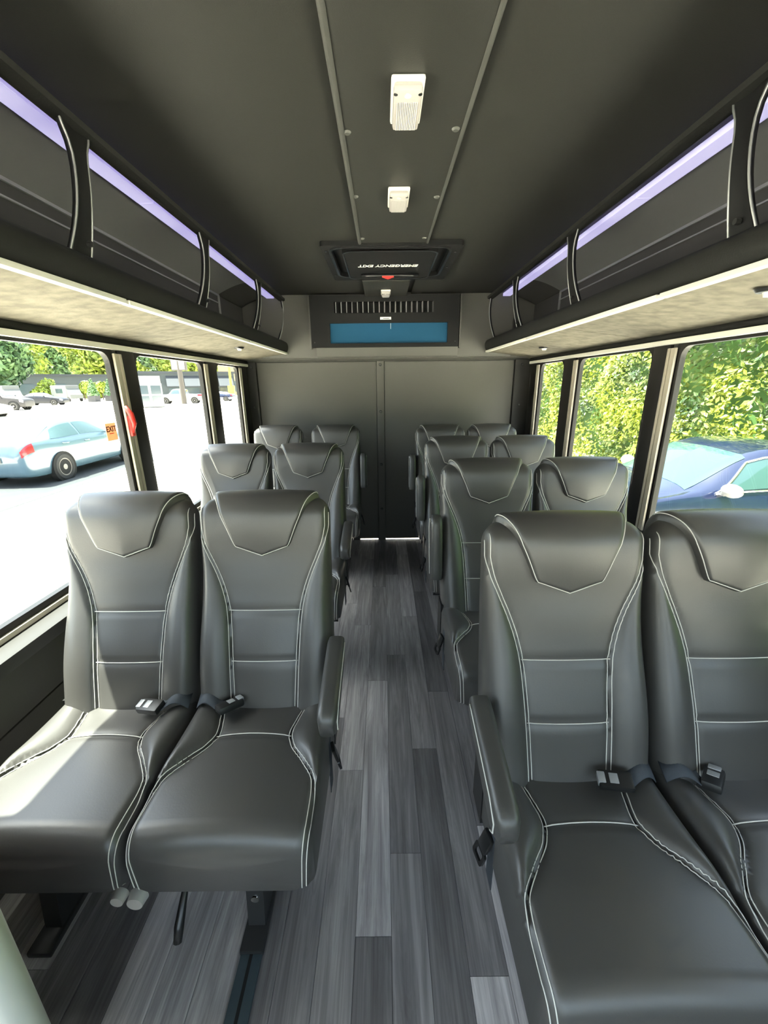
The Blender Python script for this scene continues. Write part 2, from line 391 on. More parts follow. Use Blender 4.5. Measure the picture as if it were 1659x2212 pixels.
# ------------------------------------------------------------------ overhead racks
YR0, YR1 = YF+.05, 3.42
STRUTS = {-1: (-.30, .46, 1.22, 1.97, 2.75, 3.40), 1: (-.58, .25, 1.11, 1.98, 2.75, 3.39)}
def rack(sgn):
    X = .80 if sgn < 0 else .765
    side = 'car park windows' if sgn < 0 else 'hedge windows'
    r = empty('luggage_rack', (sgn*.95, YR0, 1.56)); tag(r, 'overhead luggage rack with dark nose and violet light above the ' + side, 'luggage rack')
    def add(mb, name, m, smooth=None, par=None):
        o = mb.build(name, m, par or r, smooth)
        if par is None: o.matrix_parent_inverse = Matrix.Translation(r.location).inverted()
        return o
    # underside boards, one each side of the seam
    for ya, yb in ((YR0, -.2), (-.194, 1.99), (1.996, YR1)):
        add(MB().prism([(sgn*(XW-.014), 1.546), (sgn*X, 1.592), (sgn*X, 1.604), (sgn*(XW-.014), 1.558)], ya, yb, 1), 'shelf_board', 'rack_fabric')
    # rounded nose
    pr = []
    for t in range(0, 11):
        a = R(-80+220*t/10); pr.append((sgn*(X-.004-.022*math.cos(a)), 1.640+.038*math.sin(a)))
    pr.append((sgn*(X+.03), 1.655)); pr.append((sgn*(X+.03), 1.604))
    add(MB().prism(pr, YR0, YR1, 1), 'nose', 'rack_foam', 50)
    ex = MB()
    for ya, yb in ((YR0, 1.30), (1.315, 2.44), (2.455, YR1)): ex.box(sgn*(X-.018), sgn*(X+.006), ya, yb, 1.588, 1.601, bev=.002)
    ex.box(sgn*(X-.014), sgn*(X+.004), YR0, YR1, 1.589, 1.598)
    add(ex, 'edge_strip', 'cream_trim', 40)
    # top rail
    rl = MB().prism([(sgn*(X+a), z) for a, z in ((-.018, 1.984), (-.028, 1.976), (-.026, 1.962), (-.006, 1.956), (.016, 1.960), (.022, 1.974), (.0, 1.986))], YR0, YR1, 1)
    add(rl, 'top_rail', 'rack_foam', 50)
    # struts
    for y in STRUTS[sgn]:
        m = MB(); N = 14
        def P(i, j):
            t = i/(N-1); zz = 1.648+t*(1.972-1.648)
            w = .025+.028*math.exp(-((1-t)/.13)**2)+.017*math.exp(-(t/.30)**2)
            xx = X-.004+.062*(1-t)-.022*math.sin(PI*t)
            yy = y+(-w, -w*.86, 0, w*.86, w, w*.86, 0, -w*.86)[j]
            dx = (0, -.008, -.003, -.008, 0, .008, .008, .008)[j]
            return (sgn*(xx+dx), yy, zz)
        m.grid(P, N, 8, closed_v=True)
        s_ = add(m, 'strut', 'black_satin', 50)
        e = MB()
        for q in (-1, 1): e.tube([(P(i, 0 if q < 0 else 4)[0]-sgn*.006, P(i, 0 if q < 0 else 4)[1], P(i, 0)[2]) for i in range(N)], .0032, 5)
        add(e, 'strut_edge', 'rack_lip', True, s_)
        hk = MB().disc((0, 0, 0), .007, .012, axis=0, n=8); hk.v = [(sgn*(X+.012)+a, y+b, 1.715+c) for a, b, c in hk.v]
        add(hk, 'coat_hook', 'steel_dark', 30, s_)
    # light diffusers on the ceiling behind the rail
    add(MB().box(sgn*.852, sgn*.908, YR0+.02, 1.70, 1.978, 1.998, bev=.002), 'light_diffuser', 'led_diffuser')
    add(MB().box(sgn*.852, sgn*.908, 1.702, 3.40, 1.978, 1.998, bev=.002), 'light_diffuser', 'led_diffuser')
    # violet-lit cove behind
    cv = []
    for t in range(9):
        u = t/8; cv.append((sgn*(.912+.205*u), 1.994-.070*u**1.6))
    cvb = [(a, b+.012) for a, b in cv][::-1]
    add(MB().prism(cv+cvb, YR0, 2.95, 1), 'cove_panel', 'cove_grey', 40)
    add(MB().prism(cv+cvb, 2.952, YR1, 1), 'cove_panel', 'panel_dark', 40)
    add(MB().box(sgn*1.105, sgn*1.122, YR0, 2.95, 1.916, 1.926), 'panel_lip', 'rack_lip')
    add(MB().box(sgn*1.113, sgn*1.139, YR0, YR1, 1.57, 1.916), 'rear_panel', 'panel_dark')
    add(MB().box(sgn*1.105, sgn*1.122, 2.935, 2.95, 1.80, 1.926), 'panel_lip', 'rack_lip')
    add(MB().box(sgn*1.106, sgn*1.114, YR0, 2.95, 1.872, 1.877), 'panel_lip', 'rack_lip')
    return r
rkL = rack(-1); rkR = rack(1)
# small reading lamps under the racks
def reading_lamp(x, y, z, rz, label):
    r = empty('reading_lamp', (x, y, z), rz); tag(r, label, 'lamp', 'reading lamps under the racks')
    MB().disc((0, 0, 0), .030, -.008, n=18, r2=.024).build('bezel', 'steel_dark', r, 40)
    MB().disc((.004, -.002, -.006), .016, -.012, n=14, r2=.012).build('spot', 'cream_trim', r, 40)
    return r
def under(x, sgn, X): return 1.546+(XW-.014-abs(x))/(XW-.014-X)*(1.592-1.546)
reading_lamp(-.90, 2.60, under(.90, -1, .80), 0, 'small round lamp under the rack on the car park side')
reading_lamp(.945, 2.70, under(.945, 1, .765), 0, 'small round lamp under the rack on the hedge side, near the rear bulkhead')
reading_lamp(.90, 1.115, under(.90, 1, .765), 0, 'small round lamp under the rack on the hedge side, above the first seats')

# ------------------------------------------------------------------ ceiling things
def dome(y, lx, ly, label, xc=.012, z=1.988):
    r = empty('dome_light', (xc, y, z)); tag(r, label, 'ceiling light', 'dome lights along the ceiling strip')
    MB().box(-lx/2, lx/2, -ly/2, ly/2, -.010, 0, bev=.006).build('base', 'cream_trim', r, 40)
    ln = MB().box(-lx/2+.005, lx/2-.005, -ly/2+.005, ly/2-.005, -.026, -.009, bev=.009).build('lens', 'lamp_lens', r, 40)
    rb = MB()
    for i in range(12):
        x = -lx*.30+i*lx*.6/11; rb.box(x-.0012, x+.0012, -ly*.22, ly*.42, -.0275, -.0255)
    rb.build('ridges', 'lamp_ridge', ln)
    d = MB().disc((0, -ly*.36, -.0245), .008, -.003, n=12)
    d.build('switch', 'lamp_ridge', ln, 30)
    for sx in (-1, 1): MB().disc((sx*lx*.36, -ly*.38, -.0245), .0045, -.002, n=8).build('lens_screw', 'steel', ln, 30)
    return r
dome(1.18, .074, .160, 'rectangular clear dome light nearest the windscreen end of the ceiling strip')
dome(1.69, .074, .150, 'rectangular clear dome light between the first light and the roof hatch')
dome(3.16, .066, .135, 'small dome light between the roof hatch and the air conditioner', xc=-.022, z=1.975)

ht = empty('roof_hatch', (-.002, 2.52, ZC)); tag(ht, 'black roof hatch marked EMERGENCY EXIT in the ceiling', 'roof hatch')
m = MB(); ring(m, rrect(-.338, .338, -.335, .335, .02), rrect(-.300, .292, -.315, .235, .06), -.020, .012, 2); m.build('frame', 'black_satin', ht, 40)
m = MB(); ring(m, rrect(-.303, .295, -.317, .237, .06), rrect(-.290, .282, -.305, .225, .055), -.026, .012, 2); m.build('inner_rim', 'black_gloss', ht, 40)
MB().prism(rrect(-.31, .30, -.32, .24, .06), -.001, .013, 2).build('recess', 'black_matte', ht)
m = MB(); P1 = rrect(-.238, .228, -.31, .225, .05)
m.prism(P1, -.036, -.012, 2); lid = m.build('lid_cover', 'black_satin', ht, 40)
m = MB(); ring(m, P1, rrect(-.230, .220, -.302, .217, .047), -.039, -.030, 2); m.build('lid_rim', 'black_gloss', lid, 40)
tm = text_mesh('lettering', 'EMERGENCY EXIT', .043, 'white_label', .0005, .0009, .18)
o = link('lettering', tm, lid, (-.01, -.055, -.0372)); o.rotation_euler = (PI, 0, PI); o.scale = (.92, 1.35, 1)
hd = MB(); hd.tube([(-.16, .125, -.040), (-.12, .075, -.052), (0, .055, -.058), (.12, .075, -.052), (.16, .125, -.040)], .009, 8)
hn = hd.build('handle', 'black_gloss', ht, True)
MB().prism([(-.045, .035), (.02, .035), (-.012, .085)], -.072, -.064, 2).build('red_arrow', 'red', hn)
for x, y in ((-.318, -.25), (.318, -.22), (-.318, .2), (.316, .05)):
    MB().disc((x, y, -.020), .006, -.003, n=8).build('screw', 'steel_dark', ht, 30)

# ------------------------------------------------------------------ air conditioner on the rear bulkhead
ac = empty('air_conditioner', (-.022, 3.372, 1.62)); tag(ac, 'black air conditioner with blue filter and vent louvres on the rear bulkhead', 'air conditioner')
m = MB(); Y0 = -.062
def acbox(x0, x1, z0, z1, d=0, y1=0): return m.box(x0, x1, Y0+d, y1, z0-1.62, z1-1.62)
acbox(-.560, .545, 1.630, 1.657); acbox(-.560, .545, 1.797, 1.866); acbox(-.560, .545, 1.940, 1.985)
acbox(-.560, -.418, 1.657, 1.797); acbox(.462, .545, 1.657, 1.797); acbox(-.560, -.380, 1.866, 1.940); acbox(.352, .545, 1.866, 1.940)
m.build('housing', 'black_satin', ac)
MB().box(-.42, .465, -.040, -.03, 1.655-1.62, 1.80-1.62).build('filter', 'filter_blue', ac)
MB().box(-.385, .355, -.020, -.01, 1.864-1.62, 1.942-1.62).build('vent_cavity', 'black_matte', ac)
sl = MB().box(-.0022, .0022, -.060, -.022, 1.866-1.62, 1.940-1.62).mesh('louvre', 'rack_lip')
for i in range(19):
    link('louvre', sl, ac, (-.375+i*.0400, 0, 0)).rotation_euler = (0, 0, R(8))
lb = MB().box(-.042, .040, Y0-.002, Y0, 1.818-1.62, 1.836-1.62, bev=.0009).build('maker_label', 'white_label', ac)
MB().box(-.020, .025, Y0-.0026, Y0-.002, 1.824-1.62, 1.8275-1.62).build('label_mark', 'ink', lb)
MB().box(.036, .0385, -.0415, -.0395, 1.757-1.62, 1.796-1.62).build('filter_tab', 'white_label', ac)
for x in (-.535, .52):
    link('screw', sw, ac, (x, Y0, 1.665-1.62)).scale = (.5, .5, .5)
for sx in (-.575, .552): MB().box(sx, sx+.014, -.050, 0, .0, .37, bev=.003).build('side_flange', 'panel_grey', ac, 40)

# ------------------------------------------------------------------ seats
# one seat is modelled about x = 0, y = 0 at the foot of the backrest face, z = 0 the floor
ANG = math.atan2(.19, .595); DY, DZ = math.sin(ANG), math.cos(ANG); NY, NZ = -DZ, DY
SEAT_Z = .480; LB = .600; HT = .052
def face_q(q):
    """front face of the backrest in the yz plane, q measured upwards from the cushion"""
    u = q/LB
    b = .010*math.sin(PI*max(0, min(1, u)))*-1 + .020*math.exp(-((u-.92)/.2)**2) + .008*math.exp(-((u-.22)/.2)**2)
    return (DY*q+NY*b, SEAT_Z+DZ*q+NZ*b)
XS = [(0, .985), (.12, .975), (.20, .93), (.28, .83), (.36, .72), (.45, .62), (.54, .555), (.66, .515), (.78, .495), (1.0, .48), (1.3, .47)]
def seam(sv): return lerp_tab(XS, sv)
def hwid(q):
    u = q/LB
    return .186+.006*math.exp(-((u-.25)/.22)**2)
def sm(x): x = max(0, min(1, x)); return x*x*(3-2*x)
def g(d, w): return math.exp(-(d/w)**2)
def back_disp(xn, q):
    sv = 1-q/LB; hw = hwid(q); xs = seam(sv); ax = abs(xn); d = (ax-xs)*hw
    z = 0
    fade = sm(sv/.10)
    z -= .0050*g(d, .006)*fade
    if ax > xs and xs < .97:
        t = (ax-xs)/(1-xs); z += (.004+.020*sm((sv-.2)/.45))*math.sin(PI*min(1, t*.92))**.8*fade
    else:
        t = ax/xs; z += .006*(1-t*t)*sm((sv-.25)/.15)
        if ax < xs:
            for s0 in (.54, .78): z -= .0050*g((sv-s0)*LB, .006)
    return z
RC = .030
def make_back():
    rows = []
    qs = [-.085+i*.0105 for i in range(int((LB-.05+.085)/.0105)+1)]
    rt = .050
    lev = [(q, 0.0) for q in qs if q < LB-rt] + [(None, R(a)) for a in range(0, 91, 9)]
    nf = 57
    for q, a in lev:
        if q is None: qq = LB-rt+rt*math.sin(a)*1.0; shr = rt*(1-math.cos(a))
        else: qq = q; shr = 0
        fy, fz = face_q(min(qq, LB)); hw = hwid(qq)-min(shr*.75, .04); 
        th = 2*HT-.012*max(0, qq/LB); front = -shr; back = -th+shr
        if q is None: front = -min(shr, th/2-.002); back = -th+min(shr, th/2-.002)
        pts = []
        rc = min(RC, (front-back)/2-.0005)
        for i in range(nf):                     # front, left to right
            xn = -1+2*i/(nf-1); x = xn*hw; ex = abs(x)-(hw-rc); dd = 0
            if ex > 0: dd = -(rc-math.sqrt(max(0, rc*rc-ex*ex)))
            pts.append((x, front+dd+back_disp(xn, qq)*(1 if q is not None else math.cos(a))))
        for i in range(nf-1, -1, -4):           # back, right to left
            xn = -1+2*i/(nf-1); x = xn*hw; ex = abs(x)-(hw-rc); dd = 0
            if ex > 0: dd = (rc-math.sqrt(max(0, rc*rc-ex*ex)))
            pts.append((x, back+dd))
        rows.append([(x, fy+NY*n, fz+NZ*n) for x, n in pts])
    mb = MB(); n = len(rows[0]); mb.grid(lambda i, j: rows[i][j], len(rows), n, closed_v=True)
    k = (len(rows)-1)*n; mb.f.append(tuple(k+i for i in range(n))); mb.f.append(tuple(range(n-1, -1, -1)))
    return mb
backmb = make_back(); back_me = backmb.mesh('backrest', 'vinyl', 60)
back_bvh = BVHTree.FromPolygons([Vector(v) for v in backmb.v], backmb.f)
# headrest pad: chevron panel wrapping over the crown
def pad_profile(s):
    """s: arc length down from the crown; negative runs over the top to the rear. returns point and normal in yz"""
    rt = .050; c = face_q(LB-rt); cy, cz = c[0]-NY*rt, c[1]-NZ*rt
    L0 = rt*PI/2
    if s >= L0:
        q = LB-rt-(s-L0); a = face_q(q+.002); b = face_q(q-.002); p = face_q(q)
        ty, tz = a[0]-b[0], a[1]-b[1]; l = math.hypot(ty, tz); return p, (-tz/l, ty/l)
    t = (L0-s)/rt; n = (NY*math.cos(t)+DY*math.sin(t), NZ*math.cos(t)+DZ*math.sin(t))
    return (cy+n[0]*rt, cz+n[1]*rt), n
PADW = [(0, .835), (.10, .80), (.30, .70), (.65, .545), (.93, .435), (1.0, .40)]
S_END0, S_END1 = .168, .196     # corner and tip of the chevron, from the crown
def pad_pt(a, b, h):
    s_top = -.070; sb = S_END0+(S_END1-S_END0)*(1-abs(a))
    s = s_top+(sb-s_top)*b
    bb = max(0, (s)/S_END0)
    x = a*.186*lerp_tab(PADW, min(1, bb))
    p, n = pad_profile(s); return Vector((x, p[0]+n[0]*h, p[1]+n[1]*h))
def make_pad():
    mb = MB(); na, nb = 41, 44; H = .021
    def P(i, j):
        a = -1+2*i/(na-1); a = math.copysign(1-(1-abs(a))**1.25, a); b = 1-(1-j/(nb-1))**1.35
        ea = (1-abs(a))*.12; eb = (1-b)*.26; e = min(ea, eb); e = e if e > 0 else 0
        h = -.008+(H+.008)*math.sqrt(max(0, 1-(1-min(1, e/.013))**2)) + .007*math.sin(PI*min(1, max(0, b)))*(1-a*a)
        return pad_pt(a, b, h)
    mb.grid(P, na, nb)
    return mb
padmb = make_pad(); pad_me = padmb.mesh('headrest_pad', 'vinyl', True)
pad_bvh = BVHTree.FromPolygons([Vector(v) for v in padmb.v], padmb.f)
def cast(x, q, extra=.0):
    fy, fz = face_q(q); o = Vector((x, fy+NY*.25, fz+NZ*.25)); d = Vector((0, -NY, -NZ)); best = None
    for b in (back_bvh, pad_bvh):
        h = b.ray_cast(o, d)
        if h[0] and (best is None or (h[0]-o).length < (best-o).length): best = h[0]
    return best - d*.0010 if best else None
def seam_line(mb, fn, n, r=.00115):
    pts = [p for p in (fn(i/(n-1)) for i in range(n)) if p]
    if len(pts) > 2: mb.tube(pts, r, 5)
stb = MB()
for sg in (-1, 1):
    for off in (-.0045, .0045):
        def fn(t, off=off, sg=sg):
            sv = .045+.955*t; q = LB*(1-sv); return cast(sg*(min(.972, seam(sv))*hwid(q)+off), q)
        seam_line(stb, fn, 110)
for s0 in (.54, .78): seam_line(stb, lambda t: cast((-1+2*t)*seam(s0)*hwid(LB*(1-s0)), LB*(1-s0)), 24, .0013)
def pad_edge(t):
    # outline of the pad: down one side, along the chevron, up the other
    if t < .4: a, b = -1, .22+(t/.4)*.78
    elif t > .6: a, b = 1, .22+((1-t)/.4)*.78
    else: a, b = -1+2*(t-.4)/.2, 1.0
    a *= .955; b = min(b, .975)
    e = min((1-abs(a))*.12, (1-b)*.26)
    h = -.008+.029*math.sqrt(max(0, 1-(1-min(1, e/.013))**2)) + .007*math.sin(PI*b)*(1-a*a) + .0010
    return pad_pt(a, b, h)
pds = MB(); seam_line(pds, pad_edge, 161, .00125)
stitch_me = stb.mesh('stitching', 'thread', True); padst_me = pds.mesh('pad_stitching', 'thread', True)

# cushion
CW = .196; CY0, CY1 = .06, -.375; CZT, CZB = .482, .335
CS = [(0, .60), (.12, .55), (.26, .50), (.36, .56), (.50, .76), (.64, .925), (.75, .945), (1.0, .95)]
def cus_disp(xn, y):
    t = (0-y)/.375; xs = lerp_tab(CS, t); ax = abs(xn); d = (ax-xs)*CW; z = -.0055*g(d, .006)
    if ax > xs: z += .024*sm((.80-t)/.35)*math.sin(PI*min(1, (ax-xs)/(1-xs)*.85))**.8
    else:
        z += .010*(1-(ax/xs)**2)*sm(t/.3)
        z -= .0045*g((t-.28)*.375, .006)
    return z
def make_cushion():
    rf = .045; rows = []; nf = 57; rc = .028
    ys = [CY0-i*.0105 for i in range(100) if CY0-i*.0105 > CY1+rf]
    lev = [(y, None) for y in ys]+[(None, R(a)) for a in range(0, 91, 10)]
    for y, a in lev:
        if y is None: y = CY1+rf-rf*math.sin(a); sh = rf*(1-math.cos(a)); f = math.cos(a)
        else: sh = 0; f = 1
        hw = CW-.004-sh*.30; top = CZT+.012*sm(-y/.35)-sh; bot = CZB+min(sh, .02)
        pts = []
        for i in range(nf):
            xn = -1+2*i/(nf-1); x = xn*hw; ex = abs(x)-(hw-rc); dd = rc-math.sqrt(max(0, rc*rc-ex*ex)) if ex > 0 else 0
            pts.append((x, y, top-dd+cus_disp(xn, y)*f))
        for i in range(nf-1, -1, -4):
            xn = -1+2*i/(nf-1); x = xn*hw; ex = abs(x)-(hw-.015); dd = .015-math.sqrt(max(0, .015**2-ex*ex)) if ex > 0 else 0
            pts.append((x, y, bot+dd))
        rows.append(pts)
    # flat front: shrink rings towards the middle of the front face
    last = rows[-1]; mz = sum(p[2] for p in last)/len(last)
    for k_, yy in ((.6, -.004), (.1, -.006)): rows.append([(p[0]*k_, p[1]+yy, mz+(p[2]-mz)*k_) for p in last])
    mb = MB(); n = len(rows[0]); mb.grid(lambda i, j: rows[i][j], len(rows), n, closed_v=True)
    k = (len(rows)-1)*n; mb.f.append(tuple(k+i for i in range(n))); mb.f.append(tuple(range(n-1, -1, -1)))
    return mb
cusmb = make_cushion(); cus_me = cusmb.mesh('cushion', 'vinyl', 60)
cus_bvh = BVHTree.FromPolygons([Vector(v) for v in cusmb.v], cusmb.f)
cst = MB()
def ctop(x, y):
    h = cus_bvh.ray_cast(Vector((x, y, .8)), Vector((0, 0, -1)))[0]; return h+Vector((0, 0, .0014)) if h else None
def cfront(x, z):
    h = cus_bvh.ray_cast(Vector((x, -.8, z)), Vector((0, 1, 0)))[0]; return h-Vector((0, .0012, 0)) if h else None
for sg in (-1, 1):
    for off in (-.0045, .0045):
        def fn(t, off=off, sg=sg):
            if t < .8:
                y = .02-.350*t/.8; return ctop(sg*(lerp_tab(CS, -y/.375)*(CW-.004)+off), y)
            u = (t-.8)/.2; x = sg*(.95*(CW-.004)+off-.010*u)
            if u < .4:
                a = R(90*u/.4); dr = Vector((0, -math.sin(a), math.cos(a))); c0 = Vector((x, CY1+.045, .445))
                h = cus_bvh.ray_cast(c0+dr*.3, -dr)[0]; return h+dr*.0014 if h else None
            return cfront(x, .445-.095*(u-.4)/.6)
        seam_line(cst, fn, 150)
seam_line(cst, lambda t: ctop((-1+2*t)*.50*CW, -.28*.375), 24, .0013)
cst_me = cst.mesh('cushion_stitching', 'thread', True)

# armrest: rounded padded bar, pivot at the rear end, pointing to -y
def make_arm():
    mb = MB(); N = 16; Lh = .262
    pr = rrect(-.024, .024, -.037, .037, .016, 4); n = len(pr); rows = []
    for i in range(N):
        t = i/(N-1); y = .02-Lh*t
        e = 1.0
        if t > .86: e = math.sqrt(max(.03, 1-((t-.86)/.14)**2*.92))
        if t < .08: e = .75+.25*t/.08
        hgt = (.80+.30*sm(t/.8))
        rows.append([(a*(.55+.45*e), y, b*hgt*(.35+.65*e)) for a, b in pr])
    mb.grid(lambda i, j: rows[i][j], N, n, closed_v=True)
    mb.f.append(tuple(range(n-1, -1, -1))); mb.f.append(tuple((N-1)*n+i for i in range(n)))
    st_ = MB()
    pts = [(-.0245*(.55+.45*1), rows[i][0][1], max(p[2] for p in rows[i])*.62) for i in range(1, N-3)]
    pts += [(-.024, rows[N-3][0][1]-.018, .012), (-.024, rows[N-3][0][1]-.022, -.012), (-.024, rows[N-3][0][1]-.010, -.030)]
    st_.tube(pts, .0015, 5)
    return mb.mesh('armrest', 'vinyl', 60), st_.mesh('piping', 'thread', True)
arm_me, armst_me = make_arm()
# belts
def make_belt(sg, L, dy):
    mb = MB(); N = 12; w = .024
    def P(i, j):
        t = i/(N-1); x = sg*(.012+L*t); y = -.004+dy*t; z = SEAT_Z+.026+.026*math.sin(PI*min(1, t*1.15))*(1-t*.3)+.006
        tilt = .5*(1-t)
        return (x+sg*.0*j, y+(-w if j in (0, 3) else w)*math.cos(tilt), z+(-w if j in (0, 3) else w)*math.sin(tilt)+(.0015 if j < 2 else -.0015))
    mb.grid(P, N, 4, closed_v=True); mb.f.append((0, 1, 2, 3)); mb.f.append(tuple((N-1)*4+i for i in (3, 2, 1, 0)))
    return mb.mesh('belt_webbing', 'web', True)
belt_me = {s: make_belt(s, .075, -.02) for s in (-1, 1)}
def make_buckle():
    a = MB().box(-.040, .030, -.019, .019, -.010, .010, bev=.006).mesh('belt_buckle', 'black_plastic', 40)
    b = MB().box(-.042, -.026, -.012, .012, -.006, .0122, bev=.002).mesh('release_button', 'silver_plastic', 40)
    c = MB().box(-.018, .000, -.011, .011, .009, .0112, bev=.001).mesh('buckle_plate', 'silver_plastic', 40)
    return a, b, c
buck_me, btn_me, plate_me = make_buckle()
def make_tongue():
    a = MB().box(-.005, .005, -.016, .016, -.030, .018, bev=.004)
    m = MB(); ring(m, rrect(-.020, .020, -.018, .018, .008), rrect(-.013, .013, -.011, .011, .005), -.003, .003, 0)
    a.add([(x, y, z-.048) for x, y, z in m.v], m.f)
    return a.mesh('belt_tongue', 'black_gloss', 40)
tong_me = make_tongue()
strap_me = MB().box(-.0012, .0012, -.02, .02, -.17, 0).mesh('belt_strap', 'web')
leg_me = MB().prism([(-.26, .0), (-.10, .0), (-.06, .31), (-.22, .31)], -.022, .022, 0).mesh('leg', 'steel_dark')
foot_me = MB().box(-.03, .03, -.31, .12, .0005, .018, bev=.004).mesh('foot', 'steel_dark', 40)
bolt_me = MB().disc((0, 0, 0), .014, -.014, axis=1, n=14, r2=.010).mesh('bolt', 'steel', 40)
tubecap_me = MB().disc((0, 0, 0), .021, -.02, axis=1, n=20, r2=.017).mesh('tube_cap', 'chrome_satin', 40)
lev_m = MB(); lev_m.tube([(0, .0, .315), (0, -.05, .285), (0, -.10, .235), (0, -.115, .21)], [.006, .007, .011, .009], 8)
lever_me = lev_m.mesh('recline_lever', 'black_gloss', True)
frame_mb = MB()
frame_mb.tube([(-.37, -.29, .318), (.37, -.29, .318)], .018, 10).tube([(-.37, .0, .318), (.37, .0, .318)], .018, 10)
for x in (-.33, -.06, .06, .33): frame_mb.box(x-.015, x+.015, -.30, .05, .306, .334)
frame_me = frame_mb.mesh('frame', 'steel_dark', 40)
backshell_me = MB().box(-.03, .03, -.01, .07, .33, .50).mesh('hinge', 'black_plastic')

def seat_pair(x, y, aisle, arm_up, label, gap=.0, tongue=True, rz=0):
    """aisle = +1 when the aisle is at larger x"""
    r = empty('double_seat', (x, y, 0), rz); tag(r, label, 'seat', 'double passenger seats in the bus')
    for s in (-1, 1):
        sx = s*(.195+gap/2)
        b = link('backrest', back_me, r, (sx, 0, 0)); link('stitching', stitch_me, b)
        h = link('headrest_pad', pad_me, r, (sx, 0, 0)); link('pad_stitching', padst_me, h)
        c = link('cushion', cus_me, r, (sx, 0, 0)); link('cushion_stitching', cst_me, c)
        w = link('belt_webbing', belt_me[s], r)
        bk_ = link('belt_buckle', buck_me, r, (s*.105, -.034, SEAT_Z+.036)); bk_.rotation_euler = (R(12), R(-8), R(200 if s > 0 else -15) + (R(25) if s > 0 else 0))
        link('release_button', btn_me, bk_); link('buckle_plate', plate_me, bk_)
        link('hinge', backshell_me, r, (s*.36, .02, 0))
    link('frame', frame_me, r)
    xa = aisle*(.195*2+gap/2)
    a = link('armrest', arm_me, r, (xa+aisle*.014, .030, .655)); a.rotation_euler = (R(14), 0, 0) if not arm_up else (R(-90)-ANG*.7, 0, 0)
    if arm_up: a.location = (xa+aisle*.018, .055, .62)
    ps = link('piping', armst_me, a)
    if aisle > 0: ps.scale = (-1, 1, 1)
    link('leg', leg_me, r, (aisle*.20, 0, 0)); link('foot', foot_me, r, (aisle*.20, 0, 0))
    link('leg', leg_me, r, (-aisle*.33, 0, 0)); link('foot', foot_me, r, (-aisle*.33, 0, 0))
    link('bolt', bolt_me, r, (aisle*.20, -.235, .10)); link('recline_lever', lever_me, r, (aisle*.085, -.27, 0))
    link('tube_cap', tubecap_me, r, (-.052, -.334, .284)).scale = (.8, 1, .8); link('tube_cap', tubecap_me, r, (-.014, -.334, .277))
    if tongue:
        link('belt_strap', strap_me, r, (xa-aisle*.004, -.075, .44)); t = link('belt_tongue', tong_me, r, (xa+aisle*.008, -.075, .40)); t.rotation_euler = (R(8), R(aisle*-14), R(15))
    return r
hs, cs_ = 'on the hedge side', 'on the car park side'
seat_pair(.567, .715, -1, False, 'black double seat with white stitching on the hedge side, fourth row from the rear wall')
seat_pair(.567, 1.455, -1, True, 'black double seat with white stitching on the hedge side, third row from the rear wall')
seat_pair(.572, 2.205, -1, True, 'black double seat with white stitching on the hedge side, second row from the rear wall')
seat_pair(.575, 2.935, -1, True, 'black double seat with white stitching on the hedge side, against the rear wall')
seat_pair(-.592, .950, 1, False, 'black double seat with white stitching on the car park side, beside the entry partition')
seat_pair(-.640, 1.965, 1, False, 'black double seat with white stitching on the car park side, middle of three rows')
seat_pair(-.640, 3.010, 1, True, 'black double seat with a gap between its backs against the rear wall', gap=.055)

# floor track in front of the car park side seat
tr = empty('floor_track', (-.392, .40, 0)); tag(tr, 'dark flat floor track running out from under the car park side seat', 'floor track')
MB().box(-.027, .027, -1.2, .36, .0004, .008, bev=.002).build('rail', 'track_blue', tr, 40)
MB().box(-.004, .004, -1.2, .36, .0082, .0086).build('slot', 'black_matte', tr)
# entry partition with its grey rail beside the first seat
pt = empty('entry_partition', (-.606, .36, 0)); tag(pt, 'mauve entry partition with pale grey edge rail beside the first seat', 'partition')
MB().tube([(.0, 0, .0), (.0, 0, .85)], .024, 12).build('edge_rail', 'grey_rail', pt, True)
MB().box(-.53, -.02, -.012, .012, .05, .84, bev=.004).build('panel', 'mauve', pt, 40)

# ------------------------------------------------------------------ outside
GZ = -.87
gd = MB().box(-160, 60, -60, 190, GZ-.4, GZ).build('ground', 'concrete'); tag(gd, 'pale sunlit concrete of the car park', kind='structure')
rd = MB().prism([(-7.45, -30), (-7.45, 13.0), (-8.6, 14.6), (-11.2, 15.4), (-11.2, -30)], GZ, GZ+.008, 2).build('road', 'asphalt'); tag(rd, 'grey asphalt lane past the bus', kind='structure')
kb = MB().prism([(-7.30, -30), (-7.30, 13.05), (-8.5, 14.75), (-8.6, 14.6), (-7.45, 13.0), (-7.45, -30)], GZ, GZ+.03, 2).build('kerb', 'kerb'); tag(kb, 'pale kerb line along the asphalt lane', kind='structure')

def crom(p0, p1, p2, p3, t):
    return .5*((2*p1)+(-p0+p2)*t+(2*p0-5*p1+4*p2-p3)*t*t+(-p0+3*p1-3*p2+p3)*t**3)
def surf(net):
    n, m_ = len(net), len(net[0])
    def S(u, v):
        u = max(0, min(n-1-1e-6, u)); v = max(0, min(m_-1-1e-6, v)); i, j = int(u), int(v); fu, fv = u-i, v-j
        r = []
        for a in (-1, 0, 1, 2):
            row = net[max(0, min(n-1, i+a))]
            q = [Vector(row[max(0, min(m_-1, j+b))]) for b in (-1, 0, 1, 2)]
            r.append(crom(*q, fv))
        return crom(*r, fu)
    return S
def car_net(st):
    net = []
    for x, zb, w, zk, wr, zr in st:
        net.append([(x, 0, zb), (x, w*.80, zb), (x, w*.965, zb+.10), (x, w, zb+(zk-zb)*.52), (x, w*.965, zk), (x, wr, zr-.045), (x, wr*.72, zr), (x, 0, zr+.02)])
    return net
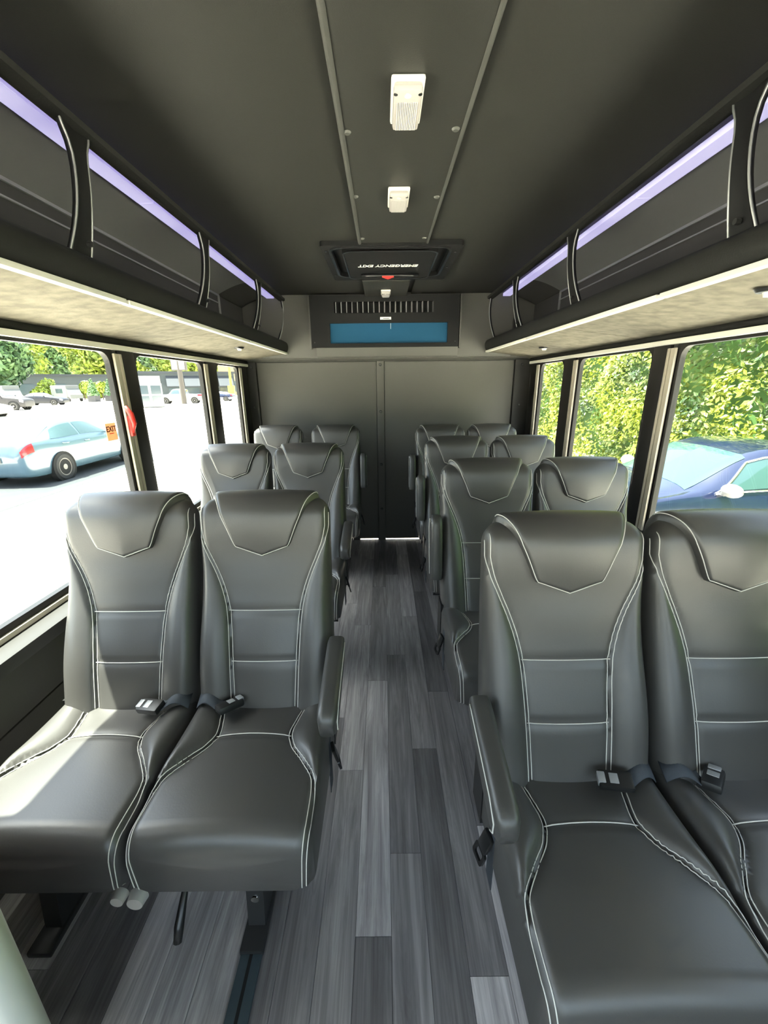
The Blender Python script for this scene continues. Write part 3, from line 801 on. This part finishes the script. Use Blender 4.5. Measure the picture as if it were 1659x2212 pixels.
SEDAN = [(2.38, .32, .55, .48, .40, .54), (2.30, .22, .78, .66, .60, .70), (1.75, .20, .87, .82, .70, .87), (.95, .20, .90, .94, .70, 1.00), (.12, .20, .91, .98, .60, 1.39), (-.55, .20, .91, .99, .61, 1.44), (-1.15, .20, .90, .99, .59, 1.36), (-1.80, .20, .88, 1.02, .64, 1.08), (-2.25, .24, .84, .98, .66, 1.05), (-2.36, .36, .62, .72, .48, .80)]
SUV = [(2.2, .40, .60, .62, .45, .70), (2.12, .28, .82, .84, .66, .90), (1.6, .26, .90, 1.00, .72, 1.06), (.95, .26, .92, 1.08, .70, 1.14), (.30, .26, .93, 1.10, .64, 1.58), (-.5, .26, .93, 1.12, .66, 1.66), (-1.4, .26, .92, 1.12, .64, 1.62), (-2.0, .28, .90, 1.12, .62, 1.44), (-2.18, .34, .86, 1.05, .70, 1.12), (-2.25, .45, .70, .8, .6, .86)]
PICK = [(2.9, .50, .70, .75, .55, .85), (2.8, .38, .92, 1.02, .80, 1.10), (2.1, .36, .97, 1.14, .84, 1.20), (1.45, .36, .98, 1.18, .78, 1.26), (.85, .36, .98, 1.20, .70, 1.84), (.0, .36, .98, 1.20, .72, 1.90), (-.75, .36, .98, 1.20, .70, 1.82), (-.95, .36, .98, 1.18, .86, 1.24), (-2.7, .38, .97, 1.18, .90, 1.22), (-2.9, .5, .9, .95, .8, 1.0)]
def make_wheel(r, w):
    mb = MB(); P = [(r*.66, -w/2), (r*.93, -w/2), (r, -w*.32), (r, w*.32), (r*.93, w/2), (r*.66, w/2)]
    mb.grid(lambda i, j: (P[j][0]*math.cos(2*PI*i/28), P[j][1], P[j][0]*math.sin(2*PI*i/28)), 28, 6, closed_u=True)
    ty = mb.mesh('tyre', 'tyre', 50)
    rm = MB(); ri = r*.67
    rm.disc((0, -w*.05, 0), ri, w*.1, axis=1, n=24)
    for k in range(5):
        a = 2*PI*k/5; M = Matrix.Rotation(a, 4, 'Y'); rm.box(-.03, .03, -w*.44, w*.44, 0, ri*.98, M=M)
    rm.disc((0, -w*.46, 0), .07, w*.92, axis=1, n=12)
    for sg in (-1, 1):
        q = MB(); ring(q, [(ri*math.cos(2*PI*i/24), ri*math.sin(2*PI*i/24)) for i in range(24)], [(ri*.88*math.cos(2*PI*i/24), ri*.88*math.sin(2*PI*i/24)) for i in range(24)], -w*.45 if sg < 0 else w*.38, -w*.38 if sg < 0 else w*.45, 1); rm.add(q.v, q.f)
    return ty, rm.mesh('rim', 'rim', 40)
WH = {}
def car(name, label, st, paint, loc, rz, glass='car_glass', det=3, wr=.33, axles=(1.42, -1.38), mirror=True, chrome_line=False, group=None, cat='car'):
    c = empty(name, loc, rz); tag(c, label, cat, group)
    net = car_net(st); S = surf(net); n = len(net)
    def patch(u0, u1, v0, v1, nu, nv, off, sgn, mb, warp=None):
        def P(i, j):
            fu, fv = i/(nu-1), j/(nv-1); v = v0+(v1-v0)*fv
            a, b = (u0, u1) if warp is None else warp(fv)
            u = a+(b-a)*fu; p = S(u, v)
            nn = (S(u+.02, v)-S(u-.02, v)).cross(S(u, v+.02)-S(u, v-.02))
            nn = nn.normalized() if nn.length > 1e-9 else Vector((0, 0, 1))
            if nn.y < 0 or (abs(nn.y) < .2 and nn.z < 0 and v > 4): nn = -nn
            p = p+nn*off; return Vector((p.x, p.y*sgn, p.z))
        mb.grid(P, nu, nv); return mb
    nu, nv = (n-1)*det+1, 7*det+1
    mb = MB()
    def PB(i, j):
        if j < nv: p = S(i/det, j/det); return p
        p = S(i/det, (2*(nv-1)-j)/det); return Vector((p.x, -p.y, p.z))
    mb.grid(PB, nu, 2*(nv-1), closed_v=True)
    m2 = 2*(nv-1); mb.f.append(tuple(range(m2-1, -1, -1))); mb.f.append(tuple((nu-1)*m2+i for i in range(m2)))
    body = mb.build('body', paint, c, 50)
    ws = MB(); patch(3.10, 3.93, 5.06, 7, 7, 6, .006, 1, ws); patch(3.10, 3.93, 5.06, 7, 7, 6, .006, -1, ws); ws.build('windscreen', glass, c, True)
    rw = MB(); patch(6.08, 6.88, 5.10, 7, 7, 6, .006, 1, rw); patch(6.08, 6.88, 5.10, 7, 7, 6, .006, -1, rw); rw.build('rear_window', glass, c, True)
    for sgn in (-1, 1):
        for (a, b, lo, hi) in ((3.42, 4.96, 3.86, 4.92), (5.04, 6.62, 5.04, 6.22)):
            w = MB(); patch(a, b, 4.14, 4.84, 9, 6, .006, sgn, w, warp=lambda fv, a=a, b=b, lo=lo, hi=hi: (a+(lo-a)*fv, b+(hi-b)*fv)); w.build('side_window', glass, c, True)
        if chrome_line:
            q = MB(); q.tube([(lambda p: (p.x, sgn*(p.y+.008), p.z))(S(3.40+.50*k/9, 4.10+.78*k/9)) for k in range(10)]+[(lambda p: (p.x, sgn*(p.y+.008), p.z+.004))(S(3.92+2.2*k/9, 4.88)) for k in range(10)], .014, 6)
            q.build('window_trim', 'chrome', c, True)
            q = MB(); q.tube([(lambda p: (p.x, sgn*(p.y+.01), p.z))(S(3.40+3.2*k/14, 4.10)) for k in range(15)], .012, 6); q.build('window_trim', 'chrome', c, True)
        h = MB(); h.tube([(lambda p: (p.x, sgn*(p.y+.02), p.z))(S(u, 3.72)) for u in (4.62, 4.75, 4.9)], .016, 6); h.build('door_handle', paint, c, True)
        h = MB(); h.tube([(lambda p: (p.x, sgn*(p.y+.02), p.z))(S(u, 3.76)) for u in (5.85, 6.0, 6.2)], .016, 6); h.build('door_handle', paint, c, True)
        tl = MB(); patch(n-2.32, n-1.45, 3.45, 4.0, 6, 5, .012, sgn, tl); tl.build('tail_light', 'tail_red', c, True)
        hl = MB(); patch(.9, 1.5, 3.3, 4.1, 6, 5, .012, sgn, hl); hl.build('headlight', 'lamp_clear', c, True)
        if mirror:
            p = S(3.50, 4.15); mm = bmesh.new(); bmesh.ops.create_uvsphere(mm, u_segments=14, v_segments=9, radius=1)
            q = MB(); mm.verts.index_update(); q.add([(p.x+.02+v.co.x*.085, sgn*(p.y+.14+v.co.y*.125), p.z+.045+v.co.z*.075) for v in mm.verts], [[v.index for v in f.verts] for f in mm.faces]); mm.free()
            q.box(p.x-.02, p.x+.05, sgn*(p.y-.02), sgn*(p.y+.08), p.z-.03, p.z+.0); q.build('mirror', 'mirror_silver' if paint == 'car_navy' else paint, c, 50)
    if wr not in WH: WH[wr] = make_wheel(wr, .21)
    for x in axles:
        for sgn in (-1, 1):
            yy = max(S(k/6, 3).y for k in range(6*2, 6*(n-2)))
            MB().disc((x, sgn*(yy-.12), wr), wr+.055, sgn*.128, axis=1, n=26).build('wheel_arch', 'black_matte', c)
            t = link('tyre', WH[wr][0], c, (x, sgn*(yy-.085), wr)); link('rim', WH[wr][1], t)
    pl = MB().box(st[-1][0]-.03, st[-1][0]+.2, -.25, .25, .60, .72).build('number_plate', 'sign_white', c)
    return c
# dark blue car nosed up to the bus
car('sedan', 'dark blue sedan with chrome window trim parked nose towards the bus by the hedge', [(a, b, w, zk+.02, wr+.04, zr+.03) for a, b, w, zk, wr, zr in SEDAN], 'car_navy', (4.32, 5.32, GZ), PI, 'car_glass_light', det=5, chrome_line=True)
# silver blue car in the lane
car('sedan', 'silver blue sedan with red tail lights driving along the asphalt lane', SEDAN, 'car_silverblue', (-9.02, 11.55, GZ), R(91), 'car_glass_light', det=4)
far = 'cars parked across the car park'
car('suv', 'dark grey sport utility car parked beside the white car across the car park', SUV, 'car_grey', (-40.4, 44.6, GZ), R(12), det=3, wr=.36, group=far).scale = (1.22,)*3
car('sedan', 'black sedan parked next to the cone shrubs across the car park', SEDAN, 'car_black', (-46.0, 57.4, GZ), R(12), det=3, group=far).scale = (1.12,)*3
car('sedan', 'white car nose only, parked beside the dark grey sport utility car', SEDAN, 'car_white', (-33.6, 34.1, GZ), R(8), det=3, group=far).scale = (1.15,)*3
car('pickup', 'white pickup truck parked beside the utility pole', PICK, 'car_white', (-27.6, 58.0, GZ), R(195), det=2, wr=.40, axles=(1.85, -1.75), group=far, cat='truck')
car('sedan', 'dark blue car half hidden behind the utility pole', SEDAN, 'car_navy', (-25.6, 66.0, GZ), R(180), det=2, group=far)
for k, (x, y, lab) in enumerate(((-55, 62, 'white van standing behind the dark grey sport utility car'), (-53.5, 72, 'white camper van standing behind the black sedan'))):
    v = empty('van', (x, y, GZ), R(-30)); tag(v, lab, 'van')
    MB().box(-3.2, 2.2, -1.0, 1.0, .45, 2.6, bev=.12).build('body', 'van_grey', v, 40)
    MB().prism([(2.15, .45), (3.1, .5), (3.1, 1.1), (2.75, 1.3), (2.15, 2.2)], -.95, .95, 1).build('cab', 'van_grey', v)
    for sgn in (-1, 1): MB().box(-1.4, .9, sgn*1.0, sgn*1.012, 1.35, 2.05).build('side_window', 'car_glass', v)
    for x_ in (-2.0, 2.3):
        for sgn in (-1, 1): MB().disc((x_, sgn*.80, .38), .38, sgn*.22, axis=1, n=18).build('tyre', 'tyre', v)

# foliage
def leaves(mb, n, fn, size):
    for _ in range(n):
        p, nn = fn(); s = size*random.uniform(.6, 1.35)
        d = (nn+Vector((random.gauss(0, .55), random.gauss(0, .55), random.gauss(0, .55)+.15))).normalized()
        a = d.orthogonal().normalized(); a.rotate(Matrix.Rotation(random.uniform(0, 2*PI), 3, d)); b = d.cross(a)
        mb.add([p-a*s, p+b*s*.55+d*s*.12, p+a*s*1.1, p-b*s*.55+d*s*.12], [(0, 1, 2), (0, 2, 3)])
def lump(y, z):
    return .55*math.sin(y*1.3+z*.7)*math.sin(z*1.1+.6)+.35*math.sin(y*2.9+1.1*z+1)*math.cos(z*2.3)+.2*math.sin(5.1*y-2*z)
hg = empty('hedge', (7.9, 15, GZ)); tag(hg, 'tall leafy green hedge lit yellow at the top beside the bus', 'hedge')
def HXf(y):
    t = max(0, min(1, (y-6.8)/2.2)); return 7.25-1.35*t*t*(3-2*t)
def hcore(i, j):
    y = -6+i*.5; z = j*.5
    return (HXf(y)+.75+lump(y, z)*.55+.09*z*z*.18-7.9, y-15, z)
m = MB(); m.grid(hcore, 110, 13); hc = m.build('hedge_core', 'hedge_core', hg, True)
def hfn():
    y = 2.5+34*random.random()**1.5; z = .1+5.9*random.random()
    d = random.random()**2*.55
    return Vector((HXf(y)+lump(y, z)*.55+.09*z*z*.18+d-7.9, y-15, z)), Vector((-.85, -.15, .5))
m = MB(); leaves(m, 95000, hfn, .058); o = m.build('foliage', 'leaf_hedge', hg); tag(o, kind='stuff')
def tree(x, y, h, rad, zc, leafm, label, n=2600, size=.42, blobs=9, group='trees behind the car park'):
    t = empty('tree', (x, y, GZ)); tag(t, label, 'tree', group)
    MB().tube([(0, 0, 0), (.1, 0, h*.3), (0, .1, h*.6), (.1, 0, h*.85)], [h*.035, h*.028, h*.02, h*.008], 8).build('trunk', 'bark', t, True)
    bl = [(Vector((random.uniform(-.55, .55)*rad, random.uniform(-.55, .55)*rad, zc+random.uniform(-.6, .75)*(h-zc))), rad*random.uniform(.38, .62)) for _ in range(blobs)]
    m = MB()
    def fn():
        c, r = random.choice(bl); d = Vector((random.gauss(0, 1), random.gauss(0, 1), random.gauss(0, 1)+.25)).normalized()
        return c+d*r*random.uniform(.72, 1), d
    leaves(m, int(n*1.5), fn, size*1.15); f = m.build('foliage', leafm, t); tag(f, kind='stuff')
    return t
tree(-66, 73, 14, 6.5, 7, 'leaf_dark', 'big dark green tree left of the long grey building', 4200, .42)
tree(-88, 82, 18, 7.5, 10, 'leaf_dark', 'tall dark green tree behind the dark green tree by the vans', 4200, .5)
tree(-93, 110, 20, 7.5, 11, 'leaf_yellow', 'yellow green broad tree rising over the grey building, next to the dark trees', 4200, .5)
tree(-73, 112, 18, 7, 10, 'leaf_yellow', 'yellow green tree rising over the middle of the grey building', 4200, .5)
tree(-60, 122, 18, 7, 10, 'leaf_dark', 'green tree behind the far end of the grey building', 4200, .5)
tree(-51, 108, 15, 6, 9, 'leaf_yellow', 'yellow green tree behind the white shop sign', 3600, .5)
tree(-47, 126, 18, 6.5, 10, 'leaf_yellow', 'yellow green tree behind the awnings', 3600, .5)
tree(-102, 134, 24, 9, 11, 'leaf_dark', 'tall green tree in the back row behind the broad yellow green tree', 3800, .6)
tree(-82, 140, 24, 9, 11, 'leaf_yellow', 'tall yellow green tree in the back row over the middle of the grey building', 3800, .6)
tree(-62, 146, 24, 9, 11, 'leaf_yellow', 'tall yellow green tree in the back row over the end of the grey building', 3800, .6)
tree(-43, 150, 24, 9, 11, 'leaf_yellow', 'tall yellow green tree in the back row over the awnings', 3800, .6)
for x, y, r, lab in ((-59.5, 75.5, 2.4, 'low yellow green bush in front of the grey building'), (-52.5, 79.5, 2.0, 'low round bush between the vans and the cone shrubs'), (-56.3, 80.0, 1.9, 'low yellow green bush behind the cone shrubs')):
    tree(x, y, 2.9, r, 1.35, 'leaf_yellow', lab, 900, .26, 6, 'low bushes by the grey building')
for x, y, lab in ((-46.6, 68.3, 'cone shaped shrub in a dark planter, nearest the black sedan'), (-45.6, 71, 'cone shaped shrub in a dark planter, middle of three'), (-45.2, 74.6, 'cone shaped shrub in a dark planter, furthest from the black sedan')):
    s = empty('cone_shrub', (x, y, GZ)); tag(s, lab, 'shrub', 'cone shrubs in planters')
    MB().prism([(-.62, -.62), (.62, -.62), (.62, .62), (-.62, .62)], 0, 1.0, 2).build('planter', 'pot', s)
    m = MB()
    def fn():
        z = random.random()**1.5; a = random.uniform(0, 2*PI); rr = .85*(1-z)+.05
        return Vector((rr*math.cos(a), rr*math.sin(a), 1.0+z*2.5)), Vector((math.cos(a), math.sin(a), .4))
    MB().disc((0, 0, .95), .75, 2.3, n=12, r2=.04).build('core', 'hedge_core', s)
    leaves(m, 500, fn, .16); tag(m.build('foliage', 'leaf_dark', s), kind='stuff')

# far buildings
b = empty('building', (-65, 91, GZ)); tag(b, 'long low dark grey building with flat roof across the car park', 'building')
b.rotation_euler = (0, 0, R(37))
MB().box(-12, 14, -.5, 8, 0, 4.5).build('wall', 'building_dark', b); MB().box(-12.3, 14.3, -.8, 8.3, 4.5, 4.9).build('roof', 'awning', b)
for k in range(5): MB().box(-10+k*5, -7+k*5, -.56, -.5, 1.0, 3.0).build('window', 'window_far', b)
b = empty('building', (-41, 82, GZ), R(27)); tag(b, 'dark shop building with white sign and black awnings', 'building')
MB().box(-7, 12, 0, 9, 0, 4.6).build('wall', 'building_dark', b); MB().box(-7.3, 12.3, -.3, 9.3, 4.6, 5.0).build('roof', 'awning', b)
MB().box(-6.0, -1.4, -.14, 0, 2.2, 4.2).build('sign', 'sign_white', b)
for k in range(4): MB().prism([(0, 4.2), (-1.7, 2.3), (-1.7, 2.1), (0, 2.1)], -.4+k*3.1, 2.3+k*3.1, 0).build('awning', 'awning', b)
for k in range(4): MB().box(-.2+k*3.1, 2.1+k*3.1, -.05, 0, .4, 2.0).build('window', 'window_far', b)
b = empty('building', (-34.5, 108, GZ), R(-5)); tag(b, 'tan stucco building with a yellow fascia at the end of the car park', 'building')
MB().box(-7, 12, 0, 12, 0, 9).build('wall', 'building_tan', b); MB().box(-3.5, 6, -.5, 0, 8.2, 9.3, bev=.1).build('fascia', 'yellow', b)
for k in range(3): MB().box(-4+k*4.5, -1.5+k*4.5, -.06, 0, .8, 3.4).build('window', 'window_far', b)
p = empty('utility_pole', (-23.7, 50.3, GZ)); tag(p, 'weathered wooden utility pole with a sign box in the car park', 'pole')
MB().tube([(0, 0, 0), (0, 0, 10.5)], [.30, .22], 12).build('shaft', 'pole_wood', p, 50)
MB().box(-.85, .85, -.2, .2, 4.0, 5.3).build('sign_box', 'pole_wood', p); MB().box(-.75, .75, -.24, -.2, 4.1, 5.2).build('sign_face', 'sign_white', p)
MB().box(-.5, .5, -.5, .5, 0, .25, bev=.05).build('footing', 'concrete', p, 40)
n = empty('newspaper_box', (-26.1, 47.6, GZ), R(28)); tag(n, 'white glass fronted cabinet standing in the car park', 'cabinet')
MB().box(-1.25, 1.25, -.7, .7, .05, 2.6, bev=.05).build('body', 'sign_white', n, 40)
for x in (-.62, .62):
    for z0, z1 in ((1.45, 2.35), (.45, 1.25)): MB().box(x-.48, x+.48, -.73, -.70, z0, z1).build('pane', 'window_far', n)
bo = empty('bollard', (-28.8, 81, GZ)); tag(bo, 'yellow height bar post by the tan building', 'post')
MB().tube([(0, 0, 0), (0, 0, 6.0)], .22, 10).build('post', 'yellow', bo, 50); MB().box(-.55, .55, -.4, .4, 0, 2.3, bev=.05).build('base', 'yellow', bo, 40)
